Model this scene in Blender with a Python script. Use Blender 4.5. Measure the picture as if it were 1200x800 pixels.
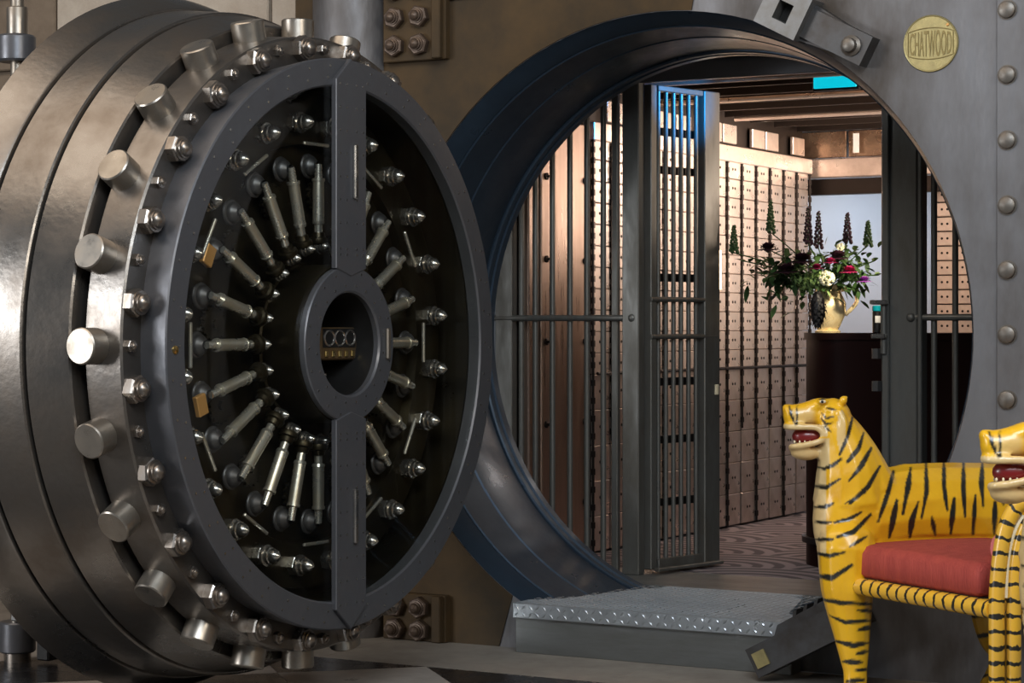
import bpy, bmesh, math, random
import numpy as np
from mathutils import Vector, Matrix, noise
for o in list(bpy.data.objects): bpy.data.objects.remove(o)
SC = bpy.context.scene; COL = SC.collection
PI = math.pi; rnd = random.Random(7)
# ------------------------------------------------------------------ camera
PSI = math.radians(29.7); FPX = 2577.0; HOR = 382.0; EYE = 1.25
cd = bpy.data.cameras.new('camera'); cam = bpy.data.objects.new('camera', cd); COL.objects.link(cam)
cd.sensor_width = 36; cd.lens = FPX/1200*36; cd.shift_y = -(400-HOR)/1200; cd.clip_end = 100
cam.location = (0, 0, EYE); cam.rotation_euler = (PI/2, 0, PSI); SC.camera = cam
# ------------------------------------------------------------------ world and exposure
W = bpy.data.worlds.new('world'); SC.world = W; W.use_nodes = True
W.node_tree.nodes['Background'].inputs[0].default_value = (.82, .9, 1, 1)
W.node_tree.nodes['Background'].inputs[1].default_value = .075
SC.view_settings.view_transform = 'Standard'; SC.view_settings.look = 'None'
SC.view_settings.gamma = 1; SC.view_settings.use_curve_mapping = False
SC.view_settings.exposure = 0.0
def area(name, loc, target, sx, sy, power, color, spread=None):
    l = bpy.data.lights.new(name, 'AREA'); l.shape = 'RECTANGLE'; l.size = sx; l.size_y = sy; l.energy = power; l.color = color
    if spread: l.spread = spread
    o = bpy.data.objects.new(name, l); COL.objects.link(o); o.location = loc
    o.rotation_euler = (Vector(target)-Vector(loc)).to_track_quat('-Z', 'Y').to_euler(); return o
area('window_light', (-9.4, -1.2, 2.3), (-4.5, 6, 1.2), 2.6, 2.6, 330, (.95, .97, 1))
area('hall_light', (-.4, 1.4, 4.7), (-3.4, 7.2, .4), 3.0, 2.4, 300, (.82, .91, 1))
area('side_light', (1.8, 3.2, 3.4), (-2.0, 6.8, .8), 1.4, 1.4, 80, (1, .92, .80))
area('overhead_fill', (-5.2, 3.6, 4.9), (-5.0, 5.2, 0), 4.5, 3.0, 105, (1, .84, .68))  # fill added above the hall to brighten and warm the door, no actual fixture
area('vault_light', (-3.95, 10.75, 2.30), (-4.75, 10.9, 1.75), .25, 1.5, 30, (1, .84, .72))
area('ceiling_fill', (-2.55, 10.2, 1.7), (-4.2, 10.3, 2.4), 1.6, .3, 75, (1, .80, .64), 1.6)  # unseen uplight added to brighten the vault ceiling panels
area('front_vault_light', (-3.0, 9.0, 2.2), (-4.75, 8.85, 1.75), .2, .3, 1.6, (1, .72, .5))
area('back_vault_light', (-3.6, 11.2, 2.2), (-3.75, 11.9, 1.6), .5, .1, 7, (1, .74, .54))
area('alcove_light', (-4.8, 12.0, 2.06), (-4.7, 12.4, 1.4), .7, .08, 5.0, (.8, .88, 1))
def spot(name, loc, target, power, color, deg, r=.03, blend=.5):
    l = bpy.data.lights.new(name, 'SPOT'); l.energy = power; l.color = color; l.spot_size = math.radians(deg); l.spot_blend = blend; l.shadow_soft_size = r
    o = bpy.data.objects.new(name, l); COL.objects.link(o); o.location = loc
    o.rotation_euler = (Vector(target)-Vector(loc)).to_track_quat('-Z', 'Y').to_euler(); return o
spot('box_wall_spot', (-2.5, 11.7, 2.0), (-4.75, 10.95, 1.95), 260, (1, .86, .74), 50, .25, .9)
spot('locker_spot', (-2.6, 9.9, 1.75), (-4.75, 8.95, 1.62), 14, (1, .72, .5), 22, .08, 1)
spot('vase_spot', (-3.0, 8.62, 1.72), (-3.64, 9.2, 1.33), 60, (1, .85, .62), 34)
spot('blue_spot', (-3.70, 8.56, 2.27), (-4.10, 8.68, 2.235), 36, (.02, .36, 1), 62, .02)

# ------------------------------------------------------------------ helpers
def ray(x, y):
    r = Vector((math.cos(PSI), math.sin(PSI), 0)); w = Vector((-math.sin(PSI), math.cos(PSI), 0))
    return w + r*((x-600)/FPX) - Vector((0, 0, 1))*((y-HOR)/FPX)
CAM = Vector((0, 0, EYE))
def at_y(x, y, Y): d = ray(x, y); return CAM + d*(Y/d.y)
def at_d(x, y, Z): return CAM + ray(x, y)*Z
def smooth(me, ang=40):
    for p in me.polygons: p.use_smooth = True
    try: me.set_sharp_from_angle(angle=math.radians(ang))
    except Exception: pass
def obj(name, bm, m, parent=None, M=None, sm=True, ang=40):
    me = bpy.data.meshes.new(name)
    if isinstance(bm, bpy.types.Mesh): me = bm
    else:
        bmesh.ops.recalc_face_normals(bm, faces=bm.faces)
        bm.to_mesh(me); bm.free()
        if sm: smooth(me, ang)
    if m and not me.materials:
        for q in (m if isinstance(m, (list, tuple)) else [m]): me.materials.append(q)
    o = bpy.data.objects.new(name, me); COL.objects.link(o)
    if parent: o.parent = parent
    if M is not None: o.matrix_local = M
    return o
def tag(o, label, cat, group=None):
    o['label'] = label; o['category'] = cat
    if group: o['group'] = group
    return o
def thing(name, label, cat, loc=(0, 0, 0), rz=0, group=None):
    o = bpy.data.objects.new(name, None); COL.objects.link(o); o.location = loc; o.rotation_euler = (0, 0, rz); o.empty_display_size = .1
    return tag(o, label, cat, group)
def struct(o): o['kind'] = 'structure'; return o
def stuff(o): o['kind'] = 'stuff'; return o
def sharp(o):
    for p in o.data.polygons: p.use_smooth = False
    return o
def T(x, y, z): return Matrix.Translation((x, y, z))
def box(bm, c, s, M=None, bev=0, mi=0):
    r = bmesh.ops.create_cube(bm, size=1); vs = r['verts']
    bmesh.ops.scale(bm, vec=s, verts=vs)
    bmesh.ops.translate(bm, vec=c, verts=vs)
    fs = list({f for v in vs for f in v.link_faces})
    if bev:
        es = list({e for v in vs for e in v.link_edges})
        rr = bmesh.ops.bevel(bm, geom=es, offset=bev, segments=1, affect='EDGES', clamp_overlap=True)
        vs = list({v for f in rr['faces'] for v in f.verts}); fs = []
        seen = set(); st = [vs[0]]
        while st:
            v = st.pop()
            if v in seen: continue
            seen.add(v); st += [e.other_vert(v) for e in v.link_edges]
        vs = list(seen); fs = list({f for v in vs for f in v.link_faces})
    if M is not None: bmesh.ops.transform(bm, matrix=M, verts=vs)
    for f in fs: f.material_index = mi
    return vs
def bx(c, s, bev=0): bm = bmesh.new(); box(bm, c, s, None, bev); return bm
def lathe(prof, seg=48, bm=None, M=None, cap0=False, cap1=False, mi=0):
    """profile of (z, r) turned about local z"""
    bm = bm or bmesh.new(); rings = []
    for z, r in prof:
        rings.append([bm.verts.new((r*math.cos(2*PI*i/seg), r*math.sin(2*PI*i/seg), z)) for i in range(seg)])
    fs = []
    for a, b in zip(rings, rings[1:]):
        for i in range(seg):
            j = (i+1) % seg; fs.append(bm.faces.new((a[i], a[j], b[j], b[i])))
    if cap0: fs.append(bm.faces.new(rings[0][::-1]))
    if cap1: fs.append(bm.faces.new(rings[-1]))
    for f in fs: f.material_index = mi
    if M is not None: bmesh.ops.transform(bm, matrix=M, verts=[v for r in rings for v in r])
    return bm
def cyl(r, z0, z1, seg=16, bm=None, M=None, bev=0, mi=0):
    if bev: pr = [(z0, r-bev), (z0+bev, r), (z1-bev, r), (z1, r-bev)]
    else: pr = [(z0, r), (z1, r)]
    return lathe(pr, seg, bm, M, True, True, mi)
def tube(bm, pts, rad, seg=10, flat=1.0, band=None, closed=False):
    pts = [Vector(p) for p in pts]; n = len(pts)
    if not hasattr(rad, '__len__'): rad = [rad]*n
    lay = bm.verts.layers.float.get('band') or (bm.verts.layers.float.new('band') if band else None)
    rings = []; t0 = (pts[1]-pts[0]).normalized(); nrm = t0.orthogonal().normalized()
    if abs(t0.z) < .9: nrm = (Vector((0, 0, 1)) - t0*t0.z).normalized()
    s = 0
    for i, p in enumerate(pts):
        a = pts[max(i-1, 0)] if not closed else pts[i-1]; b = pts[min(i+1, n-1)] if not closed else pts[(i+1) % n]
        t = (b-a).normalized(); nrm = (nrm - t*nrm.dot(t)).normalized(); bi = t.cross(nrm)
        if i: s += (p-pts[i-1]).length
        rg = []
        for k in range(seg):
            an = 2*PI*k/seg; v = bm.verts.new(p + nrm*math.cos(an)*rad[i] + bi*math.sin(an)*rad[i]*flat)
            if band: v[lay] = s
            rg.append(v)
        rings.append(rg)
    for a, b in zip(rings, rings[1:] + ([rings[0]] if closed else [])):
        for k in range(seg):
            j = (k+1) % seg; bm.faces.new((a[k], a[j], b[j], b[k]))
    if not closed: bm.faces.new(rings[0][::-1]); bm.faces.new(rings[-1])
    return bm
def ell(bm, c, r, M=None, sub=3):
    q = bmesh.ops.create_icosphere(bm, subdivisions=sub, radius=1); vs = q['verts']
    bmesh.ops.scale(bm, vec=r, verts=vs)
    if M is not None: bmesh.ops.transform(bm, matrix=M, verts=vs)
    bmesh.ops.translate(bm, vec=c, verts=vs); return vs
def spline(pts, n=6):
    P = [Vector(p) for p in pts]; out = []
    for i in range(len(P)-1):
        a = P[max(i-1, 0)]; b = P[i]; c = P[i+1]; d = P[min(i+2, len(P)-1)]
        for k in range(n):
            t = k/n; out.append(.5*((2*b) + (c-a)*t + (2*a-5*b+4*c-d)*t*t + (3*b-a-3*c+d)*t**3))
    return out + [P[-1]]
def prism(bm, pts, z0, z1, M=None, mi=0):
    lo = [bm.verts.new((x, y, z0)) for x, y in pts]; hi = [bm.verts.new((x, y, z1)) for x, y in pts]; n = len(pts)
    fs = [bm.faces.new(lo[::-1]), bm.faces.new(hi)] + [bm.faces.new((lo[i], lo[(i+1) % n], hi[(i+1) % n], hi[i])) for i in range(n)]
    for f in fs: f.material_index = mi
    if M is not None: bmesh.ops.transform(bm, matrix=M, verts=lo+hi)
    return bm

# ------------------------------------------------------------------ materials
def mat(name, base, rough=.5, metal=0.0, var=None, vs=6.0, amt=.5, bump=0.0, bs=60.0, stretch=(1, 1, 1), coat=0, emis=None, es=0, sub=0, rvar=.12, spec=.5, speck=0):
    m = bpy.data.materials.new(name); m.use_nodes = True; nt = m.node_tree; N = nt.nodes; L = nt.links; P = N['Principled BSDF']
    P.inputs['Base Color'].default_value = (*base, 1); P.inputs['Roughness'].default_value = rough; P.inputs['Metallic'].default_value = metal
    P.inputs['Coat Weight'].default_value = coat; P.inputs['Specular IOR Level'].default_value = spec
    if coat: P.inputs['Coat Roughness'].default_value = .15
    if emis: P.inputs['Emission Color'].default_value = (*emis, 1); P.inputs['Emission Strength'].default_value = es
    if var is not None:
        tc = N.new('ShaderNodeTexCoord'); mp = N.new('ShaderNodeMapping'); mp.inputs['Scale'].default_value = stretch; L.new(tc.outputs['Object'], mp.inputs[0])
        n1 = N.new('ShaderNodeTexNoise'); n1.inputs['Scale'].default_value = vs; n1.inputs['Detail'].default_value = 6; n1.inputs['Roughness'].default_value = .65; L.new(mp.outputs[0], n1.inputs['Vector'])
        rp = N.new('ShaderNodeMapRange'); rp.inputs[1].default_value = .38; rp.inputs[2].default_value = .72; rp.inputs[4].default_value = amt; L.new(n1.outputs[0], rp.inputs[0])
        mx = N.new('ShaderNodeMix'); mx.data_type = 'RGBA'; mx.inputs[6].default_value = (*base, 1); mx.inputs[7].default_value = (*var, 1); L.new(rp.outputs[0], mx.inputs[0])
        L.new(mx.outputs[2], P.inputs['Base Color'])
        rr = N.new('ShaderNodeMapRange'); rr.inputs[3].default_value = max(rough-rvar, .03); rr.inputs[4].default_value = min(rough+rvar, 1); L.new(n1.outputs[0], rr.inputs[0]); rr.inputs[1].default_value = .3; rr.inputs[2].default_value = .7
        L.new(rr.outputs[0], P.inputs['Roughness'])
    if bump:
        tc = N.new('ShaderNodeTexCoord'); mp = N.new('ShaderNodeMapping'); mp.inputs['Scale'].default_value = stretch; L.new(tc.outputs['Object'], mp.inputs[0])
        n2 = N.new('ShaderNodeTexNoise'); n2.inputs['Scale'].default_value = bs; n2.inputs['Detail'].default_value = 4; L.new(mp.outputs[0], n2.inputs['Vector'])
        b = N.new('ShaderNodeBump'); b.inputs['Strength'].default_value = bump; b.inputs['Distance'].default_value = .01; L.new(n2.outputs[0], b.inputs['Height']); L.new(b.outputs[0], P.inputs['Normal'])
    return m
M = {}
M['steel'] = mat('door_steel', (.235, .218, .20), .33, .9, (.15, .115, .085), 3.5, .75, .08, 40)
M['steel_face'] = mat('face_steel', (.135, .138, .150), .40, .62, (.11, .105, .11), 6, .6, .05, 50)
M['steel_bright'] = mat('bright_steel', (.48, .46, .43), .25, .95, (.30, .26, .22), 14, .6)
M['pin'] = mat('pin_steel', (.36, .325, .28), .38, .9, (.26, .21, .16), 12, .8)
M['nut'] = mat('nut_steel', (.34, .31, .28), .32, .95, (.2, .15, .11), 18, .8)
M['dark'] = mat('dark_iron', (.022, .021, .02), .5, .6)
M['chamber'] = mat('chamber_bronze', (.035, .028, .018), .38, .85, (.06, .045, .02), 5, .7)
M['rod'] = mat('rod_steel', (.72, .69, .62), .27, .85, (.50, .42, .28), 9, .8)
M['brass'] = mat('brass', (.62, .44, .16), .32, 1, (.45, .32, .12), 20, .7)
M['brass_plaque'] = mat('plaque_brass', (.46, .38, .17), .45, .6, (.30, .25, .12), 25, .8, .15, 180)
M['brass_dark'] = mat('engraved_brass', (.26, .20, .08), .5, .7)
M['orange'] = mat('brass_block', (.55, .28, .08), .4, .4)
M['wall'] = mat('wall_steel', (.205, .205, .215), .50, .55, (.058, .043, .030), 1.9, 1.0, .2, 30, (1, 1, .4))
M['wall_brown'] = mat('brown_steel', (.082, .050, .022), .62, .0, (.028, .026, .022), 1.7, .95, .1, 25, spec=.12)
M['rust_nut'] = mat('rusty_nut', (.13, .09, .065), .5, .5, (.06, .04, .03), 20, .8)
M['tread_raised'] = mat('raised_tread', (.45, .48, .50), .34, .7, (.30, .32, .34), 6, .7)
M['rivet'] = mat('rivet_steel', (.19, .175, .155), .45, .7, (.12, .085, .06), 20, .8)
M['bore'] = mat('bore_steel', (.040, .062, .090), .36, .5, (.025, .038, .058), 4, .7, .03, 30, spec=.3)
M['lug'] = mat('lug_steel', (.11, .11, .112), .45, .8, (.075, .06, .05), 9, .8)
M['lug_light'] = mat('lug_face', (.24, .24, .24), .45, .7, (.18, .16, .13), 12, .8)
M['tread'] = mat('tread_plate', (.46, .53, .58), .50, .12, (.30, .33, .37), 5, .7, spec=.25)
M['step_front'] = mat('step_front', (.27, .28, .275), .42, .75, (.17, .165, .15), 3, .9, .1, 30, (.4, 1, 2))
M['gate'] = mat('gate_steel', (.145, .145, .135), .42, .55, (.085, .075, .06), 9, .8, .05, 50, (1, 1, .3))
M['boxes'] = mat('box_door_steel', (.74, .64, .58), .34, .85, (.42, .33, .28), 5, .8)
M['bronze'] = mat('bronze_panel', (.44, .31, .24), .34, .92, (.33, .24, .19), 4, .6, .04, 60, (6, 6, .3))
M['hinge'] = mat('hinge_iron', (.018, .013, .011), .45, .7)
M['ceil'] = mat('ceiling_plate', (.42, .29, .20), .28, .85, (.12, .07, .05), 6, .9, .35, 9)
M['whitewall'] = mat('pale_wall', (.62, .66, .72), .55, 0, (.52, .56, .62), 2, .5)
M['mahogany'] = mat('dark_mahogany', (.009, .003, .003), .45, 0, (.016, .005, .004), 3, .8, 0, 40, (1, 1, .2), spec=.06)
M['black'] = mat('black_lacquer', (.006, .005, .006), .35, 0)
M['masonry'] = mat('masonry', (.42, .36, .29), .85, 0, (.26, .20, .15), 3, .8, .5, 25)
M['masonry_dark'] = mat('brown_masonry', (.17, .125, .085), .85, 0, (.09, .065, .045), 4, .8, .6, 18)
M['stone_white'] = mat('pale_marble', (.40, .36, .32), .38, 0, (.27, .23, .20), 5, .8)
M['stone_black'] = mat('black_marble', (.012, .012, .014), .25, 0, (.02, .02, .022), 8, .6)
M['border'] = mat('border_stone', (.30, .265, .225), .5, 0, (.20, .17, .14), 4, .9, .1, 30)
M['grout'] = mat('grout', (.10, .09, .08), .9)
M['red'] = mat('red_velvet', (.38, .050, .034), .75, 0, (.27, .032, .024), 3, .8, .45, 25, (9, 9, .8))
M['pink'] = mat('pink_velvet', (.62, .17, .17), .75, 0, (.5, .12, .12), 5, .7)
M['mouth'] = mat('painted_mouth', (.17, .008, .008), .35, 0, coat=.4)
M['ivory'] = mat('ivory_paint', (.72, .62, .42), .4, 0)
M['eye_black'] = mat('eye_black', (.01, .01, .01), .15)
M['vase'] = mat('gilt_vase', (.95, .80, .48), .25, .35, (.65, .45, .18), 16, .7)
M['leaf'] = mat('leaf_green', (.035, .085, .025), .5, 0, (.06, .12, .03), 30, .8)
M['leaf_pale'] = mat('pale_leaf', (.20, .30, .10), .5, 0, (.12, .2, .06), 30, .8)
M['plum'] = mat('plum_petal', (.030, .008, .016), .55, 0, (.06, .012, .03), 30, .7)
M['magenta'] = mat('magenta_petal', (.40, .012, .10), .5, 0, (.25, .008, .07), 30, .7)
M['violet'] = mat('violet_petal', (.28, .05, .36), .5)
M['cream'] = mat('cream_petal', (.80, .76, .55), .5, 0, (.6, .62, .3), 30, .7)
M['teal'] = mat('teal_glaze', (.0, .20, .26), .25, 0)
M['label'] = mat('white_label', (.6, .6, .6), .6)
M['cyan'] = mat('cyan_sign', (.0, .3, .35), .4, 0, emis=(.0, .62, .80), es=.85)
M['lampglow'] = mat('lamp_glow', (.9, .7, .4), .4, 0, emis=(1, .68, .36), es=5)
def glass_mat():
    m = bpy.data.materials.new('clear_glass'); m.use_nodes = True; N = m.node_tree.nodes; L = m.node_tree.links; N.clear()
    o = N.new('ShaderNodeOutputMaterial'); t = N.new('ShaderNodeBsdfTransparent'); t.inputs[0].default_value = (.975, .98, .965, 1)
    g = N.new('ShaderNodeBsdfGlossy'); g.inputs['Roughness'].default_value = .02; g.inputs[0].default_value = (.8, .8, .8, 1)
    lw = N.new('ShaderNodeLayerWeight'); lw.inputs[0].default_value = .5; pw = N.new('ShaderNodeMath'); pw.operation = 'POWER'; pw.inputs[1].default_value = 4; L.new(lw.outputs['Facing'], pw.inputs[0])
    fr = N.new('ShaderNodeMath'); fr.operation = 'MULTIPLY_ADD'; fr.inputs[1].default_value = .6; fr.inputs[2].default_value = .02; L.new(pw.outputs[0], fr.inputs[0]); x = N.new('ShaderNodeMixShader')
    L.new(fr.outputs[0], x.inputs[0]); L.new(t.outputs[0], x.inputs[1]); L.new(g.outputs[0], x.inputs[2]); L.new(x.outputs[0], o.inputs[0]); return m
M['glass'] = glass_mat()
def banded_mat():
    m = mat('striped_yellow_paint', (.80, .42, .015), .35, 0, coat=.35); N = m.node_tree.nodes; L = m.node_tree.links; P = N['Principled BSDF']
    at = N.new('ShaderNodeAttribute'); at.attribute_name = 'band'
    tc = N.new('ShaderNodeTexCoord'); no = N.new('ShaderNodeTexNoise'); no.inputs['Scale'].default_value = 45; L.new(tc.outputs['Object'], no.inputs['Vector'])
    ms = N.new('ShaderNodeMath'); ms.operation = 'MULTIPLY_ADD'; L.new(no.outputs[0], ms.inputs[0]); ms.inputs[1].default_value = .022; L.new(at.outputs['Fac'], ms.inputs[2])
    mu = N.new('ShaderNodeMath'); mu.operation = 'MULTIPLY'; L.new(ms.outputs[0], mu.inputs[0]); mu.inputs[1].default_value = 2*PI/.0455
    si = N.new('ShaderNodeMath'); si.operation = 'SINE'; L.new(mu.outputs[0], si.inputs[0])
    rp = N.new('ShaderNodeMapRange'); L.new(si.outputs[0], rp.inputs[0]); rp.inputs[1].default_value = .62; rp.inputs[2].default_value = .78
    n2 = N.new('ShaderNodeTexNoise'); n2.inputs['Scale'].default_value = 12; L.new(tc.outputs['Object'], n2.inputs['Vector'])
    m0 = N.new('ShaderNodeMix'); m0.data_type = 'RGBA'; m0.inputs[6].default_value = (.80, .43, .015, 1); m0.inputs[7].default_value = (.62, .36, .06, 1); L.new(n2.outputs[0], m0.inputs[0])
    mx = N.new('ShaderNodeMix'); mx.data_type = 'RGBA'; L.new(rp.outputs[0], mx.inputs[0]); L.new(m0.outputs[2], mx.inputs[6]); mx.inputs[7].default_value = (.018, .016, .012, 1)
    L.new(mx.outputs[2], P.inputs['Base Color']); return m
M['banded'] = banded_mat()
def tiger_mat():
    m = mat('tiger_paint', (.8, .42, .015), .33, 0, coat=.4, bump=.12, bs=30); N = m.node_tree.nodes; L = m.node_tree.links; P = N['Principled BSDF']
    at = N.new('ShaderNodeAttribute'); at.attribute_name = 'paint'
    tc = N.new('ShaderNodeTexCoord'); n2 = N.new('ShaderNodeTexNoise'); n2.inputs['Scale'].default_value = 9; n2.inputs['Detail'].default_value = 8; L.new(tc.outputs['Object'], n2.inputs['Vector'])
    rp = N.new('ShaderNodeMapRange'); L.new(n2.outputs[0], rp.inputs[0]); rp.inputs[1].default_value = .45; rp.inputs[2].default_value = .75; rp.inputs[4].default_value = .55
    m0 = N.new('ShaderNodeMix'); m0.data_type = 'RGBA'; m0.blend_type = 'MULTIPLY'; L.new(rp.outputs[0], m0.inputs[0]); L.new(at.outputs['Color'], m0.inputs[6]); m0.inputs[7].default_value = (.72, .55, .35, 1)
    L.new(m0.outputs[2], P.inputs['Base Color']); return m
M['tiger'] = tiger_mat()
def carpet_mat():
    m = mat('scallop_carpet', (.2, .17, .18), .9); N = m.node_tree.nodes; L = m.node_tree.links; P = N['Principled BSDF']
    tc = N.new('ShaderNodeTexCoord'); sep = N.new('ShaderNodeSeparateXYZ'); L.new(tc.outputs['Object'], sep.inputs[0])
    def ma(op, a, b=None, c=None):
        n = N.new('ShaderNodeMath'); n.operation = op
        for i, v in enumerate((a, b, c)):
            if v is None: continue
            if isinstance(v, (int, float)): n.inputs[i].default_value = v
            else: L.new(v, n.inputs[i])
        return n.outputs[0]
    S = .62
    fx = ma('MULTIPLY', sep.outputs[0], 1/S); fy = ma('MULTIPLY', sep.outputs[1], 1/(S*.8))
    row = ma('FLOOR', fy); off = ma('MULTIPLY', ma('MODULO', row, 2), .5)
    u = ma('SUBTRACT', ma('FRACT', ma('ADD', fx, off)), .5); v = ma('MULTIPLY', ma('FRACT', fy), .8)
    d = ma('SQRT', ma('ADD', ma('MULTIPLY', u, u), ma('MULTIPLY', v, v)))
    w = ma('SINE', ma('MULTIPLY', d, 2*PI*6.5))
    rp = N.new('ShaderNodeMapRange'); L.new(w, rp.inputs[0]); rp.inputs[1].default_value = -.3; rp.inputs[2].default_value = .3
    mx = N.new('ShaderNodeMix'); mx.data_type = 'RGBA'; L.new(rp.outputs[0], mx.inputs[0]); mx.inputs[6].default_value = (.05, .042, .048, 1); mx.inputs[7].default_value = (.19, .16, .17, 1)
    L.new(mx.outputs[2], P.inputs['Base Color']); return m
M['carpet'] = carpet_mat()

# ================================================================== SETTING
WY = 7.44; OX, OZ = -3.60, 1.224; RO = 1.205
# steel wall with the round opening
def holed(x0, x1, z0, z1, cx, cz, R, n=128):
    bm = bmesh.new(); a = []; b = []
    angs = sorted(set([2*PI*i/n for i in range(n)] + [math.atan2(z-cz, x-cx) % (2*PI) for x in (x0, x1) for z in (z0, z1)]))
    for t in angs:
        c, s = math.cos(t), math.sin(t); a.append(bm.verts.new((cx+R*c, 0, cz+R*s)))
        k = min([(x1-cx)/c if c > 1e-9 else 1e9, (x0-cx)/c if c < -1e-9 else 1e9, (z1-cz)/s if s > 1e-9 else 1e9, (z0-cz)/s if s < -1e-9 else 1e9])
        b.append(bm.verts.new((cx+k*c, 0, cz+k*s)))
    m = len(a)
    for i in range(m): j = (i+1) % m; bm.faces.new((a[i], b[i], b[j], a[j]))
    return bm
bm = holed(-5.16, -2.313, 0, 3.1, OX, OZ, RO)
wf = struct(obj('wall_front', bm, M['wall'], None, T(0, WY, 0), False))
bm = bx((-4.88, WY+.012, 1.55), (.56, .03, 3.1)); 
# brown weathered plate to the left of the opening, its edge follows the opening
bm.free(); bm = bmesh.new(); pts = [(-5.16, 0.0), (-4.30, 0.0)]
for i in range(41):
    t = math.radians(238 - i*(238-84)/40); pts.append((OX+(RO+.002)*math.cos(t), OZ+(RO+.002)*math.sin(t)))
pts += [(-3.35, 3.1), (-5.16, 3.1)]
prism(bm, pts, 0, .006, Matrix(((1, 0, 0, 0), (0, 0, -1, 0), (0, 1, 0, 0), (0, 0, 0, 1))))
obj('wall_plate', bm, M['wall_brown'], wf, None, False)
bm = bx((-1.55, WY+.0, 1.55), (1.52, .03, 3.1), .003); rs = obj('wall_plate', bm, M['wall'], wf, T(0, -WY, 0), False)
rivbm = lathe([(0, .035), (.002, .035), (.002, .030), (.014, .029), (.017, .024), (.018, .0005)], 20)
rme = None
for k in range(13):
    z = 2.562-.2235*k + rnd.uniform(-.002, .002)
    if z < .05: break
    Mx = T(-2.271, -.015, z) @ Matrix.Rotation(PI/2, 4, 'X') @ Matrix.Rotation(rnd.uniform(0, 6), 4, 'Z')
    if rme is None: q = obj('rivet', rivbm, M['rivet'], wf, Mx); rme = q.data
    else: obj('rivet', rme, None, wf, Mx)
# ledge line at the top of the brown plate
obj('ledge_strip', bx((-4.35, -.012, 2.545), (.36, .012, .012)), M['wall_brown'], wf, None, False)
# bore
vd = thing('vault_doorway', 'round stepped dark steel vault opening the walkway passes through', 'doorway', (OX, WY, 0))
Mb = T(0, 0, OZ) @ Matrix.Rotation(-PI/2, 4, 'X')      # local z -> +Y
for pr in ([(.012, 1.26), (.006, 1.206), (.008, 1.2045), (.112, 1.166), (.118, 1.175), (.118, 1.26)],
           [(.118, 1.26), (.118, 1.166), (.122, 1.160), (.298, 1.1435), (.304, 1.155), (.304, 1.26)],
           [(.304, 1.26), (.304, 1.146), (.308, 1.140), (.56, 1.122), (.57, 1.126), (.57, 1.26)],
           [(.57, 1.26), (.572, 1.118), (.578, 1.112), (.60, 1.110), (.604, 1.116), (.62, 1.118), (.624, 1.109), (.66, 1.108), (.664, 1.113), (.664, 1.26)]):
    obj('bore_ring', lathe(pr, 160), M['bore'], vd, Mb, True, 30)
# pilaster and masonry to the left
struct(obj('trim_1', cyl(.17, 0, 3.1, 40), M['wall'], None, T(-5.0, 7.47, 0)))
struct(obj('trim_2', bx((0, 0, 1.55), (.10, .16, 3.1), .004), M['wall_brown'], None, T(-5.19, 7.47, 0), False))
wl = struct(obj('wall_left', bx((-7.6, 7.72, 1.55), (4.7, .12, 3.1)), M['masonry_dark'], None, None, False))
for r in range(3):
    x = -9.6 + (r % 2)*.35; z0 = 2.08+r*.34
    while x < -5.3:
        L = .62+rnd.uniform(-.05, .05); x1 = min(x+L, -5.26); d = rnd.uniform(.0, .02)
        pale = x > -7.0
        if x1-x > .1: obj('stone_block', bx(((x+x1)/2, 7.655-d/2, z0+.165), (x1-x-.014, .03+d, .322), .006), M['masonry'] if pale else M['masonry_dark'], wl, None, False)
        x = x1
for r in range(2):
    x = -9.5 + r*.3
    while x < -5.3:
        x1 = min(x+.66, -5.26)
        if x1-x > .1: obj('stone_block', bx(((x+x1)/2, 7.65, .17+.34*r), (x1-x-.014, .03, .322), .006), M['masonry_dark'], wl, None, False)
        x = x1
# floor of the hall
fl = struct(obj('floor', bx((-3.6, 4.0, -.13), (9, 7.6, .02)), M['grout'], None, None, False))
def rect_minus(x0, x1, y0, y1):  # border strip pieces
    return bx(((x0+x1)/2, (y0+y1)/2, -.06), (x1-x0-.002, y1-y0-.002, .12), .001)
BY = 6.86; TS = .55; HD = TS/math.sqrt(2)
xs = [-8.6, -7.2, -5.8, -4.75, -3.55, -2.35, -1.2, 0.6]
for a, b in zip(xs, xs[1:]): obj('border_stone', rect_minus(a, b, BY, 7.8 if b < -5.1 else WY), M['border'], fl, None, False)
def clip_poly(P, a, b, c):  # keep a x + b y <= c
    out = []
    for i in range(len(P)):
        p, q = P[i], P[(i+1) % len(P)]; dp = a*p[0]+b*p[1]-c; dq = a*q[0]+b*q[1]-c
        if dp <= 0: out.append(p)
        if dp*dq < 0: t = dp/(dp-dq); out.append((p[0]+(q[0]-p[0])*t, p[1]+(q[1]-p[1])*t))
    return out
ax = -4.275
for i in range(-8, 9):
    for j in range(0, 7):
        cy = BY - HD*j; cx = ax + HD*i
        if (i+j) % 2 == 0: continue
        P = [(cx+HD-.001, cy), (cx, cy+HD-.001), (cx-HD+.001, cy), (cx, cy-HD+.001)]
        P = clip_poly(P, 0, 1, BY-.001)
        if len(P) < 3: continue
        black = (j % 2 == 0)
        regs = [P]
        for R_ in regs:
            if len(R_) >= 3:
                bm = bmesh.new()
                try: prism(bm, R_, -.12, 0)
                except ValueError: bm.free(); continue
                obj('floor_tile', bm, M['stone_black'] if black else M['stone_white'], fl, None, False)

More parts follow.
